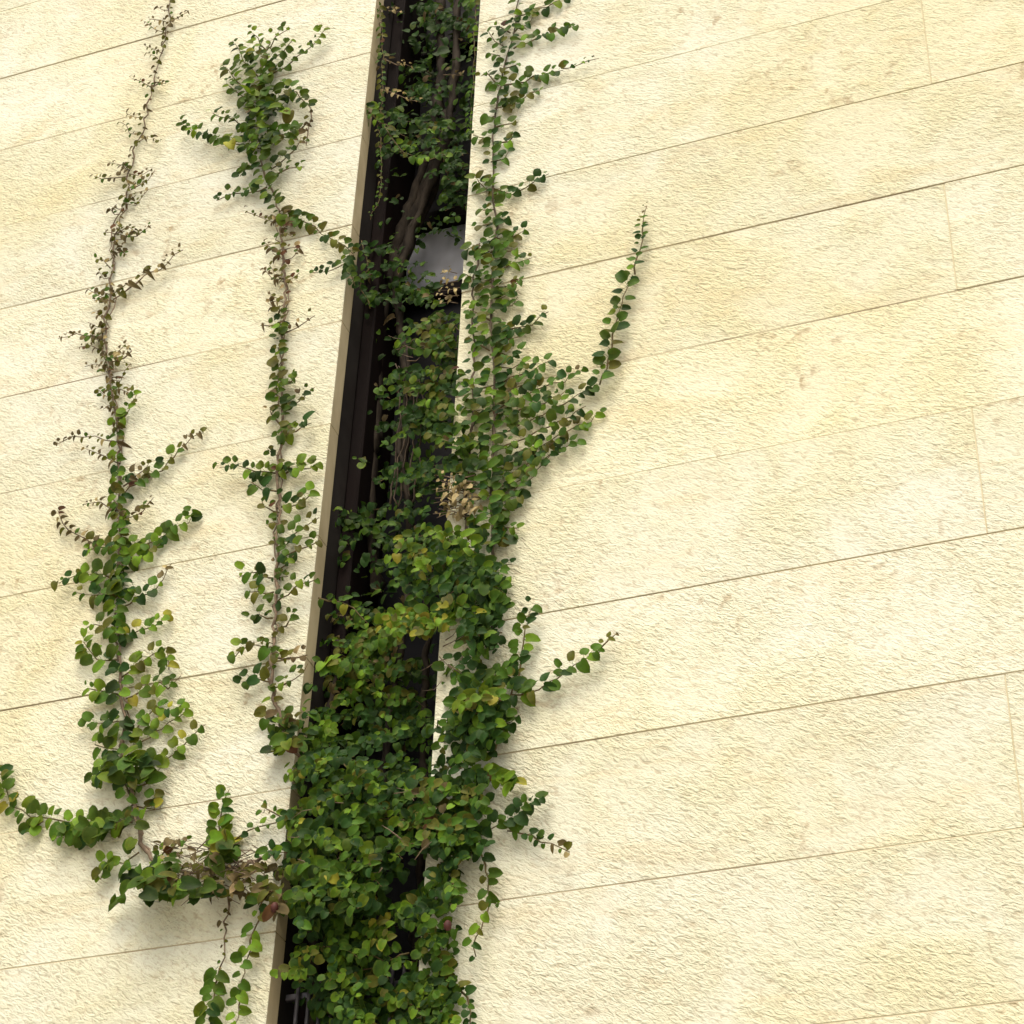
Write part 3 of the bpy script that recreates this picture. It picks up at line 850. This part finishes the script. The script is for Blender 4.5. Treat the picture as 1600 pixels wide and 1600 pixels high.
for k in range(5):   # thin grey aerial roots
    x = 622 + k * 9
    v4.wire('aerial_root', v4.path([(x - 14, 790), (x - 6, 720 + U(-20, 20)), (x + 4, 640), (x + U(-8, 12), 570)], -0.10, -0.07, 4), 0.0022, 0.0012, BARK, 4)
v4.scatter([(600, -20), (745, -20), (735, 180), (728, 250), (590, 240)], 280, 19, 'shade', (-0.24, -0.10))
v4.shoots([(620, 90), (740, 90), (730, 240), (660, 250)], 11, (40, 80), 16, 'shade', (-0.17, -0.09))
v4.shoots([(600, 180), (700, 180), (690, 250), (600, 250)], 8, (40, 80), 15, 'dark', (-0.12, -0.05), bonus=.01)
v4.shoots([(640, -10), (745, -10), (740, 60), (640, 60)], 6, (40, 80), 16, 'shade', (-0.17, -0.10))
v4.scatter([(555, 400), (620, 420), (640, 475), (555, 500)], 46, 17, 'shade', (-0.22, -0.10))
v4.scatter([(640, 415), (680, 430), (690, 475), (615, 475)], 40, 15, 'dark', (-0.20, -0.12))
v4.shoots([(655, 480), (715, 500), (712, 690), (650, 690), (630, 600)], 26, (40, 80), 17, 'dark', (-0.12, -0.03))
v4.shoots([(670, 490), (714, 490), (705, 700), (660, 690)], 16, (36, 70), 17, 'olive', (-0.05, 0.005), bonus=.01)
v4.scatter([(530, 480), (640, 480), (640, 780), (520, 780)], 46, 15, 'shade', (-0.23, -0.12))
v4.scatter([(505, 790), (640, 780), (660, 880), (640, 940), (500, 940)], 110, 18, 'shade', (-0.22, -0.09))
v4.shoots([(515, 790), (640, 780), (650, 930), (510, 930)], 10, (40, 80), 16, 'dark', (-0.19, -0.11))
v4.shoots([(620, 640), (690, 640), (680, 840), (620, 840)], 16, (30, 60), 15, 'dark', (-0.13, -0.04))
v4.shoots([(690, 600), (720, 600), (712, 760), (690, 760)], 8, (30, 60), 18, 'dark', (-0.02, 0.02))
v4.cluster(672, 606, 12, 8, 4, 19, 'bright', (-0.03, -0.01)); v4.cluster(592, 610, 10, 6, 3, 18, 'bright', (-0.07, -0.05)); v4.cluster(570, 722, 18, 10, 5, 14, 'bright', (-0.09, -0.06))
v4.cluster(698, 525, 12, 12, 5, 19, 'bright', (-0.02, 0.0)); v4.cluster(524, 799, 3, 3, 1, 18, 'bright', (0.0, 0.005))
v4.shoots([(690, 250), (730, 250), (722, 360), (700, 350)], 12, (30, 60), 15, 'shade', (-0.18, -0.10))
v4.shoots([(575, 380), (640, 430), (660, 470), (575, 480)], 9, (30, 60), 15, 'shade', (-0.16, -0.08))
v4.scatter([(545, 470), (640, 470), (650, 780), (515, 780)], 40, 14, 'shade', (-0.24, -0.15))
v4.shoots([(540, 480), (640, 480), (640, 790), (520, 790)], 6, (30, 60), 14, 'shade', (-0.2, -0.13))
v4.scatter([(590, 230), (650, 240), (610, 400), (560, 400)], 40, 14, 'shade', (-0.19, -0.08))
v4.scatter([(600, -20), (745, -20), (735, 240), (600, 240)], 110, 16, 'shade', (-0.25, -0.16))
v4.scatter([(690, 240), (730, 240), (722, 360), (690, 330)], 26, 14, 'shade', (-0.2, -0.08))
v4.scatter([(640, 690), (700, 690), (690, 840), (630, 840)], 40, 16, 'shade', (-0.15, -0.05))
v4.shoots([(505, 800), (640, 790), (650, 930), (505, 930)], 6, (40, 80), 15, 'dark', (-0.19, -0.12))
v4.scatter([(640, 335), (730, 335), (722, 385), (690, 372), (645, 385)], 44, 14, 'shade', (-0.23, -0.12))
v4.scatter([(615, 380), (665, 380), (668, 440), (615, 450)], 26, 14, 'shade', (-0.22, -0.12))
# strands along the lips of the slot
for q, s, mx in (([(592, -10), (596, 60), (600, 130), (592, 200), (598, 260), (590, 310), (580, 345)], 12, 'olive'), ([(575, 160), (572, 185), (566, 210)], 20, 'bright'),
                 ([(600, 92), (620, 100), (645, 106)], 10, 'tan'), ([(598, 140), (625, 150), (655, 158)], 11, 'tan'), ([(610, 14), (630, 17)], 10, 'tan'), ([(690, 118), (725, 121)], 12, 'tan'),
                 ([(600, 200), (630, 240), (665, 250), (700, 240)], 17, 'green'), ([(745, -10), (742, 40), (740, 100), (738, 160), (732, 220)], 14, 'green'),
                 ([(570, 165), (590, 190), (640, 215)], 17, 'green'), ([(562, 375), (575, 420), (560, 450), (580, 480)], 15, 'dark')):
    v4.branch(q, s, mx, 9, (-0.02, -0.04), (0.0018, 0.001), droop=0.3)
for k in range(5):   # pale dead shoots at the right lip
    y = 430 + k * 11
    v4.branch([(716, y), (702, y + U(-4, 4)), (690 - k * 1.5, y + U(-3, 3))], 11, 'tan', 9, (0.004, 0.0), (0.0012, 0.0007), TWIG, droop=0.0, skip=0.1)
v4.cluster(724, 785, 32, 30, 30, 15, 'tan', (0.01, 0.04))
for k in range(11):
    y = 745 + k * 6
    v4.branch([(750 - R() * 20, y), (722, y + U(-5, 5)), (690 - R() * 15, y + U(-4, 4))], 10, 'tan', 13, (0.02, 0.01), (0.0018, 0.001), TWIG, droop=0.0, skip=0.4)
v4.tangle(655, 540, 20, 26, 8, TWIG, (16, 34), (-0.05, -0.01))
v4.finish()

# ------------------------------------------------------------------ dense mass over the lower slot
v5 = Vine('dense dark green vine mass bulging over the lower slot down to the frame edge', (580, 1595))
v5.scale = 0.86
for q in ([(560, 1640), (570, 1500), (590, 1350), (600, 1200), (620, 1050), (640, 900)], [(640, 1640), (650, 1450), (665, 1300), (660, 1150), (668, 1000), (670, 860)], [(490, 1640), (490, 1450), (500, 1300), (510, 1150), (530, 1000)]):
    v5.wire('stem', v5.path(q, -0.12, -0.10, 4), 0.011, 0.006, DBARK, 7)
# recessed middle stretch
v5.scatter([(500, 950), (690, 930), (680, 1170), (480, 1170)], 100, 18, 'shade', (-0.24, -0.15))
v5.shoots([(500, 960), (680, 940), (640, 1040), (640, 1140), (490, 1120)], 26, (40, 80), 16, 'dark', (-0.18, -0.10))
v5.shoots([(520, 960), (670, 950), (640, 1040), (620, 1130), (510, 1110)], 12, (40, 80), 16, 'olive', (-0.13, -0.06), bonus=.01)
v5.shoots([(560, 955), (690, 950), (680, 985), (580, 985)], 4, (40, 80), 18, 'gold', (-0.05, 0.0), bonus=.01)
v5.branch([(500, 937), (525, 938), (550, 950), (575, 975)], 16, 'bright', 9, (-0.01, -0.03))
v5.cluster(525, 1035, 22, 14, 12, 19, 'bright', (-0.04, -0.01)); v5.cluster(560, 1085, 40, 25, 12, 16, 'olive', (-0.07, -0.03))
v5.shoots([(505, 960), (660, 960), (650, 1150), (490, 1150)], 22, (40, 80), 16, 'olive', (-0.17, -0.09))
v5.shoots([(510, 985), (640, 985), (620, 1080), (510, 1080)], 5, (40, 80), 16, 'green', (-0.10, -0.04), bonus=.01)
v5.scatter([(490, 1140), (670, 1140), (650, 1195), (490, 1195)], 26, 17, 'shade', (-0.15, -0.06))
v5.shoots([(460, 1540), (560, 1500), (600, 1610), (490, 1610)], 10, (30, 60), 16, 'dark', (-0.10, -0.03))
# cheek at the right lip
v5.shoots([(700, 860), (765, 850), (772, 960), (765, 1130), (745, 1130), (738, 990), (700, 960)], 34, (40, 90), 20, 'dark', (0.005, 0.045), bonus=.01)
v5.shoots([(750, 870), (768, 870), (768, 1150), (755, 1150)], 14, (30, 70), 22, 'dark', (0.01, 0.04), bonus=.015)
v5.shoots([(635, 840), (720, 830), (725, 880), (650, 890)], 9, (40, 80), 18, 'gold', (-0.01, 0.05), bonus=.02)
v5.shoots([(630, 940), (745, 930), (720, 980), (640, 990)], 10, (40, 80), 18, 'gold', (-0.01, 0.06), bonus=.02)
v5.shoots([(640, 850), (700, 850), (700, 940), (630, 940)], 12, (40, 80), 17, 'dark', (-0.06, 0.01))
v5.shoots([(560, 960), (650, 955), (640, 985), (560, 990)], 3, (40, 80), 19, 'gold', (-0.03, 0.0), bonus=.02)
# lower bulge
LOW = [(490, 1175), (600, 1185), (640, 1170), (660, 1240), (745, 1230), (750, 1320), (705, 1370), (690, 1440), (620, 1450), (450, 1440), (445, 1370), (455, 1300), (480, 1225)]
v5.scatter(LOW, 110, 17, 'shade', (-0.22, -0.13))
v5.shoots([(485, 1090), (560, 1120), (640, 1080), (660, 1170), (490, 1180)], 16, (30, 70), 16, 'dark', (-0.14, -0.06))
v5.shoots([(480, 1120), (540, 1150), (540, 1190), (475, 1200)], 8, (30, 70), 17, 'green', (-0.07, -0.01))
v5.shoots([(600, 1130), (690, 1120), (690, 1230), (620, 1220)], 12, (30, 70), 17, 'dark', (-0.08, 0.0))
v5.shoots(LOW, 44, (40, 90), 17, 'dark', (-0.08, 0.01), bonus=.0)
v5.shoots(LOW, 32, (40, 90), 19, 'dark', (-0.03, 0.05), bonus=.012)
v5.shoots([(470, 1190), (600, 1190), (620, 1280), (450, 1290)], 16, (40, 80), 18, 'bright', (-0.03, 0.04), bonus=.02)
v5.shoots([(450, 1300), (560, 1300), (580, 1400), (455, 1410)], 20, (40, 80), 20, 'green', (0.0, 0.08), bonus=.02)
v5.shoots([(460, 1330), (590, 1320), (600, 1430), (480, 1440)], 16, (40, 80), 21, 'dark', (0.0, 0.08), bonus=.02)
v5.cluster(505, 1350, 30, 20, 6, 22, 'bright', (0.06, 0.09))
v5.shoots([(710, 1090), (765, 1070), (760, 1180), (715, 1180)], 15, (40, 80), 21, 'dark', (0.0, 0.06), bonus=.015)
v5.shoots([(715, 1090), (765, 1090), (760, 1140), (715, 1140)], 5, (30, 60), 21, 'bright', (0.03, 0.07), bonus=.02)
v5.shoots([(640, 1230), (740, 1230), (745, 1300), (640, 1320)], 14, (40, 80), 20, 'olive', (0.0, 0.06), bonus=.015)
v5.shoots([(735, 1160), (758, 1160), (750, 1330), (725, 1330)], 14, (30, 50), 20, 'dark', (0.0, 0.05), bonus=.015)
v5.cluster(790, 1215, 16, 10, 7, 21, 'gold', (0.015, 0.05))
# foot: the slot opens again behind the leaves
v5.scatter([(450, 1440), (610, 1440), (602, 1500), (660, 1540), (715, 1510), (705, 1620), (500, 1620), (470, 1540)], 80, 17, 'shade', (-0.20, -0.10))
v5.shoots([(470, 1440), (600, 1440), (600, 1620), (530, 1620), (500, 1530)], 30, (40, 80), 18, 'dark', (-0.08, 0.01))
v5.shoots([(500, 1450), (600, 1450), (600, 1600), (540, 1600)], 12, (40, 80), 17, 'green', (-0.03, 0.03), bonus=.01)
v5.shoots([(660, 1500), (705, 1480), (720, 1620), (600, 1620), (640, 1540)], 24, (40, 80), 17, 'dark', (-0.05, 0.02), bonus=.01)
v5.shoots([(670, 1430), (700, 1430), (715, 1560), (690, 1560)], 8, (30, 60), 16, 'olive', (-0.02, 0.02))
v5.shoots([(610, 1530), (690, 1510), (705, 1610), (610, 1610)], 8, (40, 80), 17, 'bright', (-0.02, 0.03), bonus=.02)
v5.shoots([(450, 1500), (490, 1490), (485, 1525), (450, 1530)], 5, (30, 60), 17, 'bright', (-0.01, 0.03), bonus=.02)
v5.shoots([(655, 1390), (705, 1380), (705, 1490), (670, 1500)], 12, (30, 70), 18, 'green', (-0.03, 0.04))
v5.shoots([(575, 1450), (605, 1440), (600, 1480), (570, 1480)], 4, (30, 60), 18, 'gold', (0.0, 0.04))
v5.cluster(632, 1420, 10, 6, 3, 20, 'gold', (0.0, 0.03))
v5.scatter([(478, 1060), (496, 1060), (478, 1230), (458, 1230)], 30, 18, 'dark', (-0.01, 0.025))
v5.shoots([(695, 1090), (720, 1090), (715, 1240), (685, 1240)], 9, (24, 50), 17, 'dark', (0.0, 0.03))
v5.cluster(708, 1050, 16, 46, 9, 17, 'green', (0.005, 0.025))
v5.shoots([(690, 1315), (742, 1300), (722, 1365), (690, 1370)], 10, (24, 50), 18, 'dark', (0.0, 0.035))
v5.shoots([(690, 1440), (705, 1440), (705, 1500), (690, 1500)], 4, (24, 40), 16, 'green', (0.0, 0.02))
v5.tangle(705, 1040, 20, 40, 8, TWIG, (20, 60), (0.01, 0.03))
B5 = [([(800, 1085), (812, 1045), (820, 1000), (825, 972), (832, 948)], 20, 'right', 8, None), ([(765, 1100), (800, 1086), (830, 1084), (860, 1066), (885, 1050), (915, 1031), (935, 1016)], 23, 'right', 9, None),
      ([(935, 1016), (950, 1002), (962, 986)], 12, 'olive', 9, 'dry'), ([(770, 1060), (790, 1050), (805, 1040)], 20, 'right', 8, None), ([(765, 1180), (785, 1145), (798, 1110)], 22, 'dark', 7, None),
      ([(770, 1130), (800, 1130), (815, 1115)], 21, 'dark', 8, None), ([(760, 1200), (785, 1215), (805, 1220)], 20, 'gold', 8, None),
      ([(745, 1305), (780, 1290), (800, 1282), (825, 1262), (848, 1248)], 21, 'dark', 7, None), ([(790, 1298), (830, 1308), (860, 1320), (888, 1332)], 13, 'olive', 8, 'dry'),
      ([(748, 1325), (758, 1350), (766, 1400), (755, 1440), (738, 1478), (745, 1494)], 19, 'right', 15, None), ([(760, 1405), (775, 1410), (782, 1414)], 12, 'bright', 9, None),
      ([(412, 1380), (406, 1430), (392, 1470), (382, 1510), (376, 1560), (365, 1612)], 21, 'bright', 11, None),
      ([(440, 1275), (415, 1265), (410, 1270)], 12, 'olive', 9, None), ([(640, 1490), (600, 1500), (560, 1490)], 20, 'green', 9, None),
      ([(715, 1540), (728, 1560), (740, 1610)], 18, 'dark', 8, None)]
for q, s, mx, gp, tm in B5:
    v5.branch(q, s, mx, gp, (0.012, 0.025), tipmix=tm, taper=0.75, lift=0.010)
v5.tangle(560, 1300, 100, 60, 12, TWIG, (16, 40), (0.05, 0.08))
v5.scatter([(405, 1340), (440, 1330), (440, 1430), (410, 1420)], 26, 19, 'dry', (0.01, 0.06))


def fig(px, o, s):
    prof = [(0.0, 0.15), (0.12, 0.42), (0.40, 0.62), (0.70, 0.60), (0.92, 0.34), (1.0, 0.08)]
    c = W(px[0], px[1], o)
    vv, ff = [], []
    for z, r in prof:
        for k in range(8):
            a = math.pi / 4 * k
            vv.append(c + Vector((r * s * .6 * math.cos(a), r * s * .6 * math.sin(a), -z * s)))
    for i in range(5):
        for k in range(8): ff.append((i * 8 + k, i * 8 + (k + 1) % 8, i * 8 + 8 + (k + 1) % 8, i * 8 + 8 + k))
    ff.append(tuple(range(8))); ff.append(tuple(range(40, 48))[::-1])
    link('fig_fruit', mesh('fig_fruit', vv, ff, [FRUIT], True), v5.root)


fig((700, 1438), 0.05, 0.020); fig((430, 1410), 0.05, 0.020)
v5.finish()
